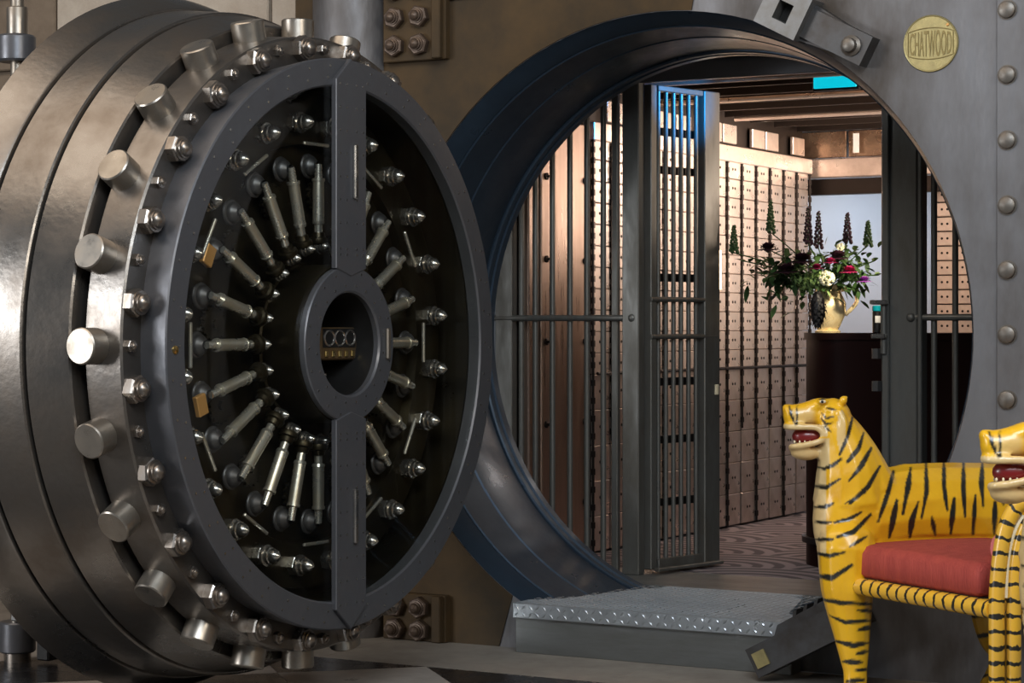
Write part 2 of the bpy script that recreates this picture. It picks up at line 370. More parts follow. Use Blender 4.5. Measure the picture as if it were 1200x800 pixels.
# ================================================================== VAULT INTERIOR
IZ = .19
struct(obj('floor_vault', bx((-3.7, 10.9, IZ-.05), (3.4, 4.56, .1)), M['carpet'], None, None, False))
struct(obj('trim_3', bx((-3.6, 8.36, IZ-.05), (2.3, .50, .1)), M['step_front'], None, None, False))
struct(obj('wall_vault_left', bx((-4.83, 10.1, 1.3), (.08, 3.3, 2.4)), M['hinge'], None, None, False))
struct(obj('wall_vault_right', bx((-2.36, 10.4, 1.3), (.08, 4.5, 2.4)), M['hinge'], None, None, False))
struct(obj('wall_vault_back', bx((-4.15, 12.62, 1.3), (3.7, .08, 2.4)), M['whitewall'], None, None, False))
struct(obj('wall_alcove', bx((-5.55, 12.1, 1.3), (.08, 1.1, 2.4)), M['whitewall'], None, None, False))
cl = struct(obj('ceiling', bx((-3.8, 10.5, 2.47), (3.6, 4.4, .06)), M['hinge'], None, None, False))
y = 8.62
while y < 11.8:
    x = -4.72
    while x < -2.5:
        w = rnd.choice((.36, .44, .52)); x1 = min(x+w, -2.42)
        obj('ceiling_panel', bx(((x+x1)/2, y+.15, 2.40+rnd.uniform(-.006, .006)), (x1-x-.02, .29, .02), .003), M['ceil'], cl, T(0, 0, 0) @ Matrix.Rotation(0, 4, 'X'), False); x = x1
    obj('ceiling_rail', bx((-3.6, y-.012, 2.375), (2.3, .022, .06), .003), M['hinge'], cl, None, False)
    y += .33
for yy in (8.9, 9.7, 10.6):
    bm = bmesh.new(); tube(bm, [(-4.7, yy, 2.335), (-2.45, yy, 2.335)], .012, 8); obj('ceiling_pipe', bm, M['boxes'], cl)
# bulkhead between the ceiling and the alcove
bh = thing('steel_bulkhead', 'brushed steel beam crossing the vault above the pale alcove', 'beam', (-3.9, 11.82, 2.0))
for i in range(5): obj('panel', bx((-.86+.44*i, 0, .285), (.425, .03, .15), .003), M['ceil'], bh, None, False)
obj('beam_face', bx((0, -.02, .15), (2.6, .06, .11), .006), M['boxes'], bh, None, False)
obj('under_beam', bx((0, .02, .045), (2.6, .08, .09), .003), M['hinge'], bh, None, False)
obj('notice_plate', bx((-.57, -.056, .285), (.035, .004, .11)), M['label'], bh, None, False)
# safe deposit boxes on the left wall
sd = thing('safe_deposit_wall', 'tall wall of small keyholed steel deposit boxes left inside the vault', 'deposit boxes', (-4.79, 9.05, IZ))
def box_door(w, h):
    bm = bmesh.new(); box(bm, (0, 0, 0), (.016, w, h), None, .003)
    for s in (-.016, .016): cyl(.0075, 0, .0025, 6, bm, T(.0075, s, h*.02) @ Matrix.Rotation(PI/2, 4, 'Y'), 0, 1)
    return bm
CW = .19; hs = [.165]*5 + [.1]*11; protos = {}
for c in range(14):
    z = .01
    for k, h in enumerate(hs):
        key = h; tilt = Matrix.Rotation(rnd.uniform(-.006, .006), 4, 'Z') @ Matrix.Rotation(rnd.uniform(-.004, .004), 4, 'Y')
        Mx = T(.046+rnd.uniform(0, .003), c*CW+CW/2, z+h/2) @ tilt
        if key not in protos:
            o = obj('box_door', box_door(CW-.022, h-.003), [M['boxes'], M['hinge']], sd, Mx, False); protos[key] = o.data
        else: obj('box_door', protos[key], None, sd, Mx)
        z += h
hme = None
for c in range(15):
    z0 = 0.01 if c % 2 == 0 else .52
    bm = cyl(.006, z0, 1.93, 8)
    z = z0+.03
    while z < 1.92: cyl(.0105, z, z+.028, 8, bm, T(0, 0, 0)); z += .05 if z > .84 else .0825
    obj('hinge_rod', bm, M['hinge'], sd, T(.062, c*CW, 0))
obj('cornice', bx((.05, 1.33, 1.965), (.05, 2.68, .085), .004), M['boxes'], sd, None, False)
for i in range(14): obj('top_panel', bx((.025, i*.19+.095, 2.075), (.02, .17, .10), .003), M['boxes'], sd, None, False) if i % 3 else None
bm = bmesh.new(); tube(bm, [(.085, 0, .84), (.085, 2.66, .84)], .008, 8); obj('rail', bm, M['hinge'], sd)
# bronze cabinets nearest the gate
for y0, y1, lab in ((8.47, 8.56, 'narrow bronze locker strip at the far left behind the bars'), (8.585, 9.035, 'large smooth bronze locker door left of the small deposit boxes')):
    t = thing('bronze_locker', lab, 'locker', (-4.79, (y0+y1)/2, IZ))
    obj('door_leaf', bx((.03, 0, 1.0), (.03, y1-y0, 1.98), .005), M['bronze'], t, None, False)
    if y1-y0 > .2:
        bme = None
        for yy in (-.185, .185):
            for zz in (.25, .62, .99, 1.36, 1.73):
                Mx = T(.045, yy, zz) @ Matrix.Rotation(PI/2, 4, 'Y')
                if bme is None: bme = obj('door_bolt', lathe([(0, .016), (.008, .016), (.012, .006), (.02, .006), (.02, .0005)], 10), M['hinge'], t, Mx).data
                else: obj('door_bolt', bme, None, t, Mx)
# boxes at the far right back
sb = thing('deposit_cabinet', 'lit bank of small deposit boxes behind the right hand gate bars', 'deposit boxes', (-4.09, 11.98, IZ))
obj('carcass', bx((.55, .03, 1.05), (1.12, .06, 2.1)), M['hinge'], sb, None, False)
pm = None
for c in range(9):
    for k in range(16):
        Mx = T(.07+c*.12, -.006, .65+k*.082) @ Matrix.Rotation(-PI/2, 4, 'Z') @ Matrix.Rotation(rnd.uniform(-.01, .01), 4, 'Z')
        if pm is None: pm = obj('box_door', box_door(.1, .076), [M['boxes'], M['hinge']], sb, Mx, False).data
        else: obj('box_door', pm, None, sb, Mx)
hm = None
for c in range(10):
    if hm is None:
        bm = cyl(.004, .6, 2.0, 8); z = .62
        while z < 1.95: cyl(.009, z, z+.02, 8, bm); z += .041
        hm = obj('hinge_rod', bm, M['hinge'], sb, T(.01+c*.12, -.02, 0)).data
    else: obj('hinge_rod', hm, None, sb, T(.01+c*.12, -.02, 0))
# glowing lamp seen past the gate
t = thing('wall_lamp', 'warm glowing tube lamp on the deposit boxes beside the gate leaf', 'lamp', (-4.70, 10.38, 1.44))
obj('tube', cyl(.02, 0, .2, 12), M['lampglow'], t); obj('bracket', bx((-.02, 0, .1), (.04, .03, .05), .004), M['hinge'], t, None, False)
# cyan sign
t = thing('lit_sign', 'glowing cyan sign hanging from the vault ceiling', 'sign', (-3.555, 9.1, 2.285))
obj('panel', bx((0, -.002, .06), (.20, .012, .095), .003), M['cyan'], t, None, False); obj('housing', bx((0, .02, .062), (.22, .03, .12), .004), M['hinge'], t, None, False)
# ------------------------------------------------------------------ gate
GY = 8.42
gf = thing('barred_screen', 'fixed grey steel bars and posts across the vault entry', 'gate', (OX, GY, IZ))
def gpost(x0, x1, d=.05, z1=2.1, y=0, name='post'): return obj(name, bx(((x0+x1)/2-OX, y, z1/2), (x1-x0, d, z1), .004), M['gate'], gf, None, False)
gpost(-4.875, -4.79); gpost(-4.245, -4.166, .06); gpost(-4.31, -4.28, .03, 2.1, .01, 'flat_bar')
gpost(-3.084, -2.935, .05, 2.1, .0); gpost(-2.930, -2.912, .07, 2.1, 0, 'flat_bar'); gpost(-3.075, -3.045, .02, 2.1, -.035, 'flat_bar')
bme = None
for x in (-4.755, -4.685, -4.6, -4.513, -4.43, -4.35, -2.872, -2.785, -2.70, -2.615, -2.53):
    if bme is None: bme = obj('bar', cyl(.0125, 0, 2.1, 12), M['gate'], gf, T(x-OX, 0, 0)).data
    else: obj('bar', bme, None, gf, T(x-OX, 0, 0))
for x0, x1 in ((-4.88, -4.20), (-2.96, -2.4)):
    bm = bmesh.new(); tube(bm, [(x0-OX, -.015, 1.095), (x1-OX, -.015, 1.095)], .0135, 10); ell(bm, (x1-OX if x0 < -4 else x0-OX, -.02, 1.095), (.02, .02, .02), None, 2); obj('crossbar', bm, M['gate'], gf)
obj('header', bx((0, .0, 2.155), (2.40, .04, .12), .003), M['steel_face'], gf, None, False)
# latch gear on the right post
for z, w in ((1.155, .07), (1.02, .06)): obj('latch_bracket', bx((.52, -.05, z), (w, .05, .018), .003), M['steel_bright'], gf, None, False)
obj('latch_rod', cyl(.014, .95, 1.16, 10), M['gate'], gf, T(.535, -.045, 0))
for z in (.93, .8): obj('latch_nut', cyl(.022, z, z+.04, 6), M['lug'], gf, T(.505, -.045, 0))
# open leaf
A = Vector((-4.158, 8.455)); B = Vector((-4.050, 8.915)); dv = (B-A); LW = dv.length; az = math.atan2(dv.y, dv.x)
gl = thing('barred_gate_leaf', 'open inward swung barred gate leaf with blue lit top edge', 'gate', (A.x, A.y, IZ), az)
H0, H1 = .02, 2.093
obj('hinge_stile', bx((.02, 0, (H0+H1)/2), (.04, .045, H1-H0), .003), M['gate'], gl, None, False)
ls = obj('lock_stile', bx((LW-.055, 0, (H0+H1)/2), (.11, .06, H1-H0), .004), M['gate'], gl, None, False)
obj('keyhole_plate', bx((LW-.03, -.034, .78), (.022, .008, .045), .002), M['ivory'], ls, None, False)
obj('top_rail', bx((LW/2-.03, 0, H1-.012), (LW-.16, .045, .024), .003), M['gate'], gl, None, False)
obj('bottom_rail', bx((LW/2-.03, 0, H0+.02), (LW-.16, .05, .045), .003), M['gate'], gl, None, False)
obj('foot_plate', bx((LW/2, -.045, H0), (LW-.02, .03, .015), .003), M['gate'], gl, None, False)
bme = None
for i in range(6):
    x = .075+i*(LW-.21)/5
    if bme is None: bme = obj('bar', cyl(.0105, H0+.03, H1-.02, 10), M['gate'], gl, T(x, 0, 0)).data
    else: obj('bar', bme, None, gl, T(x, 0, 0))
for z in (1.90, 1.735, 1.27, .82, .57, .30): obj('strap', bx((LW/2-.04, .02, z), (LW-.17, .008, .035), .002), M['hinge'], gl, None, False)
for z in (1.175, 1.015):
    bm = bmesh.new(); tube(bm, [(.0, -.02, z), (LW-.02, -.02, z)], .011, 10); obj('crossbar', bm, M['gate'], gl)

# ------------------------------------------------------------------ entry step
st = thing('entry_step', 'low diamond plate steel step leading into the round opening', 'step', (OX, 7.33, 0))
def hw(z, R): return math.sqrt(max(R*R-(OZ-z)**2, 0))
bm = bmesh.new()
P = [(-.57, 0), (.57, 0), (.57, .108)]
for d, R in ((.112, 1.203), (.228, 1.162), (.414, 1.1425), (.66, 1.119), (.68, 1.107), (.774, 1.106)): P.append((hw(IZ-.03, R)-.004, d))
P += [(-x, y_) for x, y_ in P[:2:-1]] + [(-.57, .108)]
prism(bm, P, IZ-.02, IZ); obj('top_plate', bm, M['tread'], st, None, False)
obj('nosing', bx((0, -.004, IZ-.028), (1.146, .012, .058), .003), M['tread_raised'], st, None, False)
obj('front_panel', bx((0, .05, .07), (1.135, .09, .14), .002), M['step_front'], st, None, False)
bm = bmesh.new()
def tread(c, ang, plane):
    Mx = T(*c) @ (Matrix.Rotation(ang, 4, 'Z') if plane == 'top' else Matrix.Rotation(PI/2, 4, 'X') @ Matrix.Rotation(ang, 4, 'Z'))
    vs = [bm.verts.new(Mx @ Vector(v)) for v in ((-.0125, 0, 0), (0, -.005, 0), (.0125, 0, 0), (0, .005, 0), (-.006, 0, .0026), (.006, 0, .0026))]
    for f in ((0, 1, 4), (1, 5, 4), (1, 2, 5), (2, 3, 5), (3, 4, 5), (3, 0, 4)): bm.faces.new([vs[k] for k in f])
n = 0
for i in range(38):
    for j in range(25):
        x = -.555+i*.03; y_ = .014+j*.03; lim = .56 if y_ < .1 else hw(IZ, 1.203-.06*min((y_-.1)/.2, 1)-.035*min(max((y_-.3)/.4, 0), 1))-.02
        if abs(x) < lim: tread((x, y_, IZ), PI/4 if (i+j) % 2 else -PI/4, 'top')
    for j in range(2): tread((-.555+i*.03, -.010, IZ-.014-.027*j), PI/4 if (i+j) % 2 else -PI/4, 'front')
stuff(obj('tread_pattern', bm, M['tread_raised'], st, None, False))

# ------------------------------------------------------------------ wall lugs, plaque, bolted brackets
def XZ(Mx=None):  # maps a shape drawn in x,y (z out) onto the wall, out = -Y
    return Matrix(((1, 0, 0, 0), (0, 0, -1, 0), (0, 1, 0, 0), (0, 0, 0, 1)))
lg = thing('wall_lug', 'dark steel lug with square hole and rusty bolt above the opening', 'steel lug', (-2.935, WY, 2.31))
R1 = XZ() @ Matrix.Rotation(math.radians(-27.6), 4, 'Z')
bm = bmesh.new(); prism(bm, [(-.06, -.055), (.195, -.055), (.195, .055), (-.06, .055)], .0, .075, R1); obj('bolt_block', bm, M['lug'], lg, None, False)
bm = bmesh.new(); prism(bm, [(-.06, -.07), (.12, -.05), (.12, .05), (-.06, .07)], .0, .06, R1); obj('base_wedge', bm, M['lug'], lg, None, False)
bm = bmesh.new()
for a0, a1, b0, b1 in ((-.235, -.175, -.075, .085), (-.115, -.06, -.075, .085), (-.175, -.115, .035, .085), (-.175, -.115, -.075, -.035)):
    prism(bm, [(a0, b0), (a1, b0), (a1, b1), (a0, b1)], 0, .11, R1)
obj('keeper_block', bm, M['lug_light'], lg, None, False)
bm = bmesh.new(); prism(bm, [(-.17, -.035), (-.12, -.035), (-.12, .035), (-.17, .035)], 0, .05, R1); obj('hole_bottom', bm, M['dark'], lg, None, False)
obj('hex_bolt', lathe([(0, .038), (.006, .038), (.012, .027), (.03, .024), (.034, .016), (.034, .0005)], 12), M['rivet'], lg, R1 @ T(.135, -.005, .075))
lg = thing('wall_lug', 'dark steel lug with brass square end beside the step, by the tiger foreleg', 'steel lug', (-2.98, WY-.11, .13))
R2 = XZ() @ Matrix.Rotation(math.radians(28), 4, 'Z')
bm = bmesh.new(); prism(bm, [(-.135, -.058), (.25, -.058), (.25, .05), (-.135, .05)], .06, .20, R2); obj('bolt_block', bm, M['lug'], lg, None, False)
bm = bmesh.new(); prism(bm, [(-.03, .05), (.25, .05), (.22, .085), (.0, .08)], .05, .16, R2); obj('top_plate', bm, M['lug'], lg, None, False)
bm = bmesh.new(); prism(bm, [(-.118, -.03), (-.068, -.03), (-.068, .026), (-.118, .026)], .20, .208, R2); obj('square_end', bm, M['brass_plaque'], lg, None, False)
bm = bmesh.new(); prism(bm, [(-.05, -.045), (.24, -.045), (.24, .07), (.0, .07)], -.10, .06, R2); obj('base_wedge', bm, M['lug'], lg, None, False)
bm = bmesh.new()
for i in range(4): prism(bm, [(.05+.045*i, .08), (.065+.045*i, .08), (.08+.045*i, .10), (.065+.045*i, .10)], .04, .13, R2)
obj('rack_teeth', bm, M['lug'], lg, None, False)
pq = thing('maker_plaque', 'round brass maker plaque high on the grey steel wall', 'plaque', (-2.549, WY, 2.242))
obj('disc', lathe([(0, .1005), (.004, .1005), (.007, .0985), (.006, .0955), (.0045, .094), (.0045, .0005)], 64), M['brass_plaque'], pq, XZ())
def lens(t): return .052*math.sqrt(max(1-(t/.094)**2*.62, 0.02))
def text_mesh(body):
    cu = bpy.data.curves.new('t', 'FONT'); cu.body = body; cu.size = 1; cu.extrude = .02; cu.align_x = 'CENTER'
    o = bpy.data.objects.new('t', cu); COL.objects.link(o); dg = bpy.context.evaluated_depsgraph_get(); me = bpy.data.meshes.new_from_object(o.evaluated_get(dg))
    bpy.data.objects.remove(o); return me
tm = text_mesh('CHATWOOD'); co = np.array([v.co[:] for v in tm.vertices]); x0, x1 = co[:, 0].min(), co[:, 0].max(); y0, y1 = co[:, 1].min(), co[:, 1].max()
for v in tm.vertices:
    x = ((v.co.x-x0)/(x1-x0)-.5)*.152; h = lens(x)*.9; yv = ((v.co.y-y0)/(y1-y0)-.5)*2*h; v.co = (x, yv, v.co.z*.06)
obj('lettering', tm, M['brass_dark'], pq, XZ() @ T(0, 0, .0055))
pts = [(.082*math.sin(a) if False else x, 0) for a, x in ()]
up = [(-.082+.164*i/24) for i in range(25)]
loop = [(x, lens(x)+.003, .006) for x in up] + [(x, -lens(x)-.003, .006) for x in up[::-1]]
bm = bmesh.new(); tube(bm, [XZ() @ Vector(p) for p in loop], .0016, 6, 1, None, True); obj('border_line', bm, M['brass_dark'], pq)
obj('screw', lathe([(0, .006), (.003, .005), (.004, .0005)], 10), M['orange'], pq, XZ() @ T(.062, .062, .0045))
def hexnut(r, h, dome=True, seg=6):
    bm = lathe([(0, r*1.12), (.2*h, r*1.12), (.2*h, r)], 24 if False else 6); bm.free(); bm = bmesh.new()
    lathe([(0, r), (h*.82, r), (h, r*.86), (h, .0005)], 6, bm); return bm
def stud(r, h):
    return lathe([(0, r*1.25), (h*.15, r*1.25), (h*.18, r), (h*.40, r), (h*.44, r*.85), (h*.62, r*.82), (h*.8, r*.6), (h*.97, r*.12), (h, .0005)], 16)
hx = {}
def nut(parent, Mx, r, h, sr, sh, m, name='hex_nut', m2=None):
    k = (r, h, sr, sh, m)
    if k not in hx:
        o = obj(name, hexnut(r, h), M[m], parent, Mx, True, 25); s = obj('stud', stud(sr, sh), M[m2 or m], o, T(0, 0, h)); hx[k] = (o.data, s.data)
    else:
        o = obj(name, hx[k][0], None, parent, Mx); obj('stud', hx[k][1], None, o, T(0, 0, h))
    return o
for z0, z1, rows, lab in ((2.304, 2.86, (2.366, 2.478, 2.59, 2.70), 'upper rusty wall bracket with big bolts, beside the hinge pillar'), (.0, .187, (.045, .135), 'lower rusty wall bracket with four bolts, at the floor behind the door')):
    t = thing('bolted_bracket', lab, 'bracket', (-4.67, WY, z0))
    obj('plate', bx((0, -.02, (z1-z0)/2), (.293, .04, z1-z0), .004), M['wall_brown'], t, None, False)
    obj('edge_bar', bx((.115, -.05, (z1-z0)/2), (.04, .03, z1-z0-.004), .004), M['wall_brown'], t, None, False)
    for z in rows:
        for x in (-.085, .03): nut(t, T(x, -.04, z-z0) @ XZ() @ Matrix.Rotation(rnd.uniform(0, 1), 4, 'Z'), .044, .03, .024, .035, 'rust_nut')

# ================================================================== THE VAULT DOOR
KD = .94; FX, FY, FZ = -4.29*KD, 6.367*KD, 1.25-.062*KD
door = thing('vault_door', 'huge round open steel vault door with locking bolts and glass face', 'vault door', (FX, FY, 0))
PH = math.radians(89.44); axd = Vector((math.sin(PH), -math.cos(PH), 0)); uud = Vector((-math.cos(PH), -math.sin(PH), 0))
MD = Matrix(((0, uud.x, axd.x, 0), (0, uud.y, axd.y, 0), (1, uud.z, axd.z, FZ), (0, 0, 0, 1))) @ Matrix.Scale(KD, 4)   # local x up, y towards camera, z out
def polar(R, th, z=0):  # th: degrees from near side, up positive; frame with local x radial outward
    t = math.radians(th); d = Vector((math.sin(t), math.cos(t), 0)); zz = Vector((0, 0, 1)); y = zz.cross(d)
    return MD @ Matrix(((d.x, y.x, 0, d.x*R), (d.y, y.y, 0, d.y*R), (0, 0, 1, z), (0, 0, 0, 1)))
def dl(name, prof, m, seg=160, parent=None, ang=30): return obj(name, lathe([(-o, r) for o, r in prof], seg), M[m], parent or door, None if parent else MD, True, ang)
dl('outer_ring', [(.607, 1.1), (.607, 1.200), (.612, 1.206), (.735, 1.255), (.745, 1.25), (.79, 1.18), (.79, .001)], 'steel')
dl('body_ring', [(.427, 1.10), (.427, 1.170), (.431, 1.176), (.594, 1.194), (.6, 1.188), (.6, 1.1)], 'steel')
dl('body_ring', [(.275, 1.0), (.275, 1.113), (.280, 1.120), (.414, 1.164), (.42, 1.158), (.42, 1.1)], 'steel')
dl('recess', [(.24, 1.03), (.29, 1.03)], 'dark'); dl('recess', [(.41, 1.12), (.44, 1.12)], 'dark'); dl('recess', [(.59, 1.15), (.62, 1.15)], 'dark')
dl('bolt_ring', [(.125, .93), (.112, .97), (.110, 1.063), (.116, 1.070), (.246, 1.078), (.25, 1.072), (.25, 1.0)], 'steel')
fr = dl('face_ring', [(.125, .975), (.02, .989), (.004, .990), (0, .985), (0, .899), (.006, .893), (.05, .893)], 'steel_face')
dl('chamber_wall', [(.05, .893), (.06, .90), (.20, .90)], 'chamber')
dl('chamber_back', [(.20, .90), (.20, .28)], 'chamber')
dl('step_ring', [(.20, .86), (.165, .855), (.165, .70), (.20, .69)], 'chamber')
drum = dl('hub_drum', [(.20, .285), (.17, .285), (.165, .277), (.012, .277), (.012, .18)], 'chamber', 96)
dl('hub_bore', [(.012, .179), (.22, .17), (.22, .001)], 'dark', 96, drum)
ring = dl('hub_ring', [(.02, .272), (-.008, .272), (-.012, .268), (-.012, .186), (-.006, .179), (.02, .179)], 'steel_face', 96)
# glass
def glass(sgn):
    bm = bmesh.new(); P = []
    for i in range(49):
        t = math.radians(-90+180*i/48); P.append((.893*math.sin(t), sgn*.893*math.cos(t)))
    P = [p for p in P if abs(p[1]) > .09]
    t2 = [(.27*math.sin(math.radians(75-150*i/20)), sgn*.27*math.cos(math.radians(75-150*i/20))) for i in range(21)]
    P = [(P[0][0], sgn*.09)] + P + [(P[-1][0], sgn*.09), (.27, sgn*.09)] + t2 + [(-.27, sgn*.09)]
    prism(bm, P, -.012, -.006); return obj('glass_pane', bm, M['glass'], door, MD, False)
glass(1); glass(-1)
# strap bars above and below the hub
for s in (1, -1):
    bm = bmesh.new(); P = [(s*.235, 0), (s*.262, .092), (s*.915, .092), (s*.992, 0), (s*.915, -.092), (s*.262, -.092)]
    if s < 0: P = P[::-1]
    prism(bm, P, -.004, .016)
    bmesh.ops.bevel(bm, geom=[e for e in bm.edges if all(v.co.z > .01 for v in e.verts)], offset=.003, segments=1, affect='EDGES')
    sb_ = obj('strap_bar', bm, M['steel_face'], door, MD, False)
    bm = bmesh.new(); box(bm, (s*.60, -.018, .021), (.19, .022, .014), None, .004); obj('grip', bm, M['steel_bright'], sb_, None, False)
bm = bmesh.new(); box(bm, (0, -.228, .017), (.11, .022, .014), None, .004); obj('grip', bm, M['pin'], ring, None, False)
# small screws (too small to pick apart)
bm = bmesh.new()
def scr(p, z, r=.0045): cyl(r, z, z+.0025, 6, bm, T(p[0], p[1], 0))
for k in range(48):
    t = 2*PI*k/48
    for R_ in (.925, .963):
        if abs(math.cos(t))*R_ > 0: scr((R_*math.sin(t+.02*(R_ > .95)), R_*math.cos(t+.02*(R_ > .95))), 0)
stuff(obj('screws', bm, M['steel_bright'], fr, None, True))
bm = bmesh.new()
for s in (1, -1):
    for R_ in [.31, .33, .42, .50, .58, .66, .74, .82, .9]:
        for y_ in (-.07, -.03, .03, .07): scr((s*R_, y_), .016, .004)
for k in range(20):
    t = 2*PI*(k+.5)/20; scr((.205*math.sin(t), .205*math.cos(t)), .012, .004); scr((.25*math.sin(t+.1), .25*math.cos(t+.1)), .012, .004)
stuff(obj('hub_screws', bm, M['steel_bright'], ring, None, True))
obj('brass_screw', lathe([(0, .014), (.004, .013), (.006, .0005)], 14), M['brass'], door, MD @ T(-.012, .945, 0))
# locking bolts, nuts
pm = None
for k in range(24):
    Mx = polar(1.03, 15*k, -.214) @ Matrix.Rotation(PI/2, 4, 'Y')
    if pm is None: pm = obj('locking_bolt', cyl(.0575, 0, .112, 36, None, None, .004), M['pin'], door, Mx).data
    else: obj('locking_bolt', pm, None, door, Mx)
for k in range(24):
    nut(door, polar(1.028, 7.5+15*k, -.112) @ Matrix.Rotation(rnd.uniform(0, 1), 4, 'Z'), .046, .036, .031, .034, 'nut')
    nut(door, polar(1.032, 15*k, -.112) @ Matrix.Rotation(rnd.uniform(0, 1), 4, 'Z'), .021, .018, .015, .014, 'nut', 'small_nut')
# mechanism behind the glass
for k in range(24):
    nut(door, polar(.775, 7.5+15*k, -.165) @ Matrix.Rotation(rnd.uniform(0, 1), 4, 'Z'), .036, .03, .030, .065, 'steel_bright', 'clamp_nut')
R0, RL = .37, .63
rod_bm = bmesh.new(); MY = Matrix.Rotation(PI/2, 4, 'Y')
lathe([(0, .015), (.05, .015), (.05, .021), (.06, .024), (.06, .021), (.20, .020), (.20, .023), (.21, .023), (.21, .014), (.26, .013)], 12, rod_bm, MY, True, True)
rme = cme = tme = dme = None
for k in range(24):
    Mr = polar(R0, 15*k, -.125)
    r = obj('draw_rod', rme or rod_bm, None if rme else M['rod'], door, Mr)
    if rme is None:
        rme = r.data
        cme = obj('cup', lathe([(-.02, .033), (-.012, .036), (0, .034), (.004, .026), (.02, .022), (.022, .014)], 20), M['chamber'], r, MY @ Matrix.Identity(4)).data
        tme = obj('tip_nut', stud(.021, .05), M['steel_bright'], r, T(-.03, 0, 0) @ Matrix.Rotation(0, 4, 'Y')).data
        dme = obj('end_disc', lathe([(-.05, .042), (-.043, .045), (-.038, .042), (-.036, .036), (-.025, .034), (-.02, .03), (-.008, .016), (0, .016)], 28), M['lug'], r, T(.255, 0, 0)).data
    else:
        obj('cup', cme, None, r, MY); obj('tip_nut', tme, None, r, T(-.03, 0, 0)); obj('end_disc', dme, None, r, T(.255, 0, 0))
def gear(R_, n, th):
    P = []
    for i in range(n):
        for a, rr in ((0, R_), (.3, R_), (.4, R_*1.16), (.7, R_*1.16), (.85, R_)): P.append((rr*math.cos(2*PI*(i+a)/n), rr*math.sin(2*PI*(i+a)/n)))
    bm = bmesh.new(); prism(bm, P, 0, th); cyl(R_*.3, th, th+.012, 12, bm); return bm
gm = None
for k in range(12):
    Mx = polar(.53, 30*k+7.5, -.185)
    if gm is None: gm = obj('gear', gear(.055, 16, .012), M['chamber'], door, Mx, False).data
    else: obj('gear', gm, None, door, Mx)
for th, R_ in ((26, .67), (-17, .67)):
    obj('brass_block', bx((0, 0, 0), (.05, .07, .02), .003), M['orange'], door, polar(R_, th, -.14), False)
for k in range(12):
    obj('guide_plate', bx((0, 0, 0), (.012, .15, .012), .003), M['rod'], door, polar(.70, 30*k, -.135), False)
# time lock seen through the hub
tl = obj('time_lock', bx((0, 0, 0), (.115, .23, .09), .006), M['wall_brown'], drum, T(0, 0, 0), False); tl.parent = door; tl.matrix_local = MD @ T(.0, -.07, -.13)
for i in range(3):
    bm = bmesh.new(); tube(bm, [(.020+.026*math.cos(2*PI*j/24), .062-.064*i+.030*math.sin(2*PI*j/24), .046) for j in range(24)], .0045, 8, 1, None, True); obj('dial_rim', bm, M['steel_bright'], tl)
obj('dial_plate', bx((.02, 0, .0455), (.066, .2, .002)), M['dark'], tl, None, False)
bm = bmesh.new()
for i in range(5): box(bm, (-.035, .08-.04*i, .047), (.022, .018, .008), None, .002)
obj('winder_row', bm, M['brass'], tl, None, False)
bm = bmesh.new(); tube(bm, [(-.12+.012*math.cos(a*.5), .05+.02*math.sin(a*.5), -.06) for a in range(8)], .006, 8); obj('spring_arm', bm, M['steel_bright'], door, MD)
# rear hub and pad behind the door that carry it on its pintle
obj('rear_boss', cyl(.45, -.95, -.785, 48), M['steel'], door, MD)
obj('crane_arm', bx((-5.13-FX, 0, 1.19), (.44, .30, .62), .02), M['steel'], door, None, False)
hs_ = thing('hinge_shaft', 'vertical steel hinge shaft with collars at the left edge behind the door', 'hinge', (-5.67, 6.215, 0))
obj('shaft', cyl(.026, 0, 2.75, 20), M['pin'], hs_, T(0, 0, 0))
obj('collar', cyl(.072, 2.235, 2.335, 28, None, None, .008), M['steel_face'], hs_, T(-.005, 0, 0))
obj('collar', cyl(.040, 2.335, 2.44, 24, None, None, .004), M['pin'], hs_)
obj('collar', cyl(.068, .035, .15, 28, None, None, .006), M['steel_face'], hs_)
obj('collar', cyl(.05, 0, .035, 24), M['nut'], hs_)
obj('knuckle', bx((.09, .0, .19), (.16, .10, .07), .006), M['lug_light'], hs_, None, False)
obj('knuckle', bx((.12, .03, .06), (.06, .06, .10), .006), M['dark'], hs_, None, False)

# ================================================================== COUNTER, VASE, FLOWERS
ct = thing('reception_counter', 'dark mahogany round ended counter inside the vault', 'counter', (-3.47, 9.31, IZ))
def stad(L, r, n=20): return [(L+r*math.cos(t), r*math.sin(t)) for t in [(-PI/2+PI*i/n) for i in range(n+1)]] + [(r*math.cos(t), r*math.sin(t)) for t in [(PI/2+PI*i/n) for i in range(n+1)]]
def st_obj(name, L, r, z0, z1, m, par): bm = bmesh.new(); prism(bm, stad(L, r), z0, z1); return obj(name, bm, M[m], par, None, True, 30)
st_obj('body', .75, .285, 0, 1.0, 'mahogany', ct); st_obj('top', .75, .295, 1.0, 1.03, 'mahogany', ct); st_obj('base_band', .75, .305, .10, .125, 'black', ct)
CZ = IZ+1.03
VB = at_y(970, 388, 9.22); VB.z = CZ
va = thing('flower_vase', 'shiny gilt jug vase on the counter', 'vase', tuple(VB))
obj('body', lathe([(0, .0005), (0, .055), (.008, .058), (.014, .045), (.03, .055), (.08, .078), (.13, .082), (.165, .066), (.19, .056), (.215, .068), (.21, .06), (.18, .045), (.1, .06), (.03, .0005)], 40), M['vase'], va)
bm = bmesh.new(); cr = Vector((math.cos(PSI), math.sin(PSI), 0))
tube(bm, spline([cr*.06+Vector((0, 0, .19)), cr*.11+Vector((0, 0, .2)), cr*.13+Vector((0, 0, .14)), cr*.078+Vector((0, 0, .08))], 6), .009, 8); obj('handle', bm, M['vase'], va)
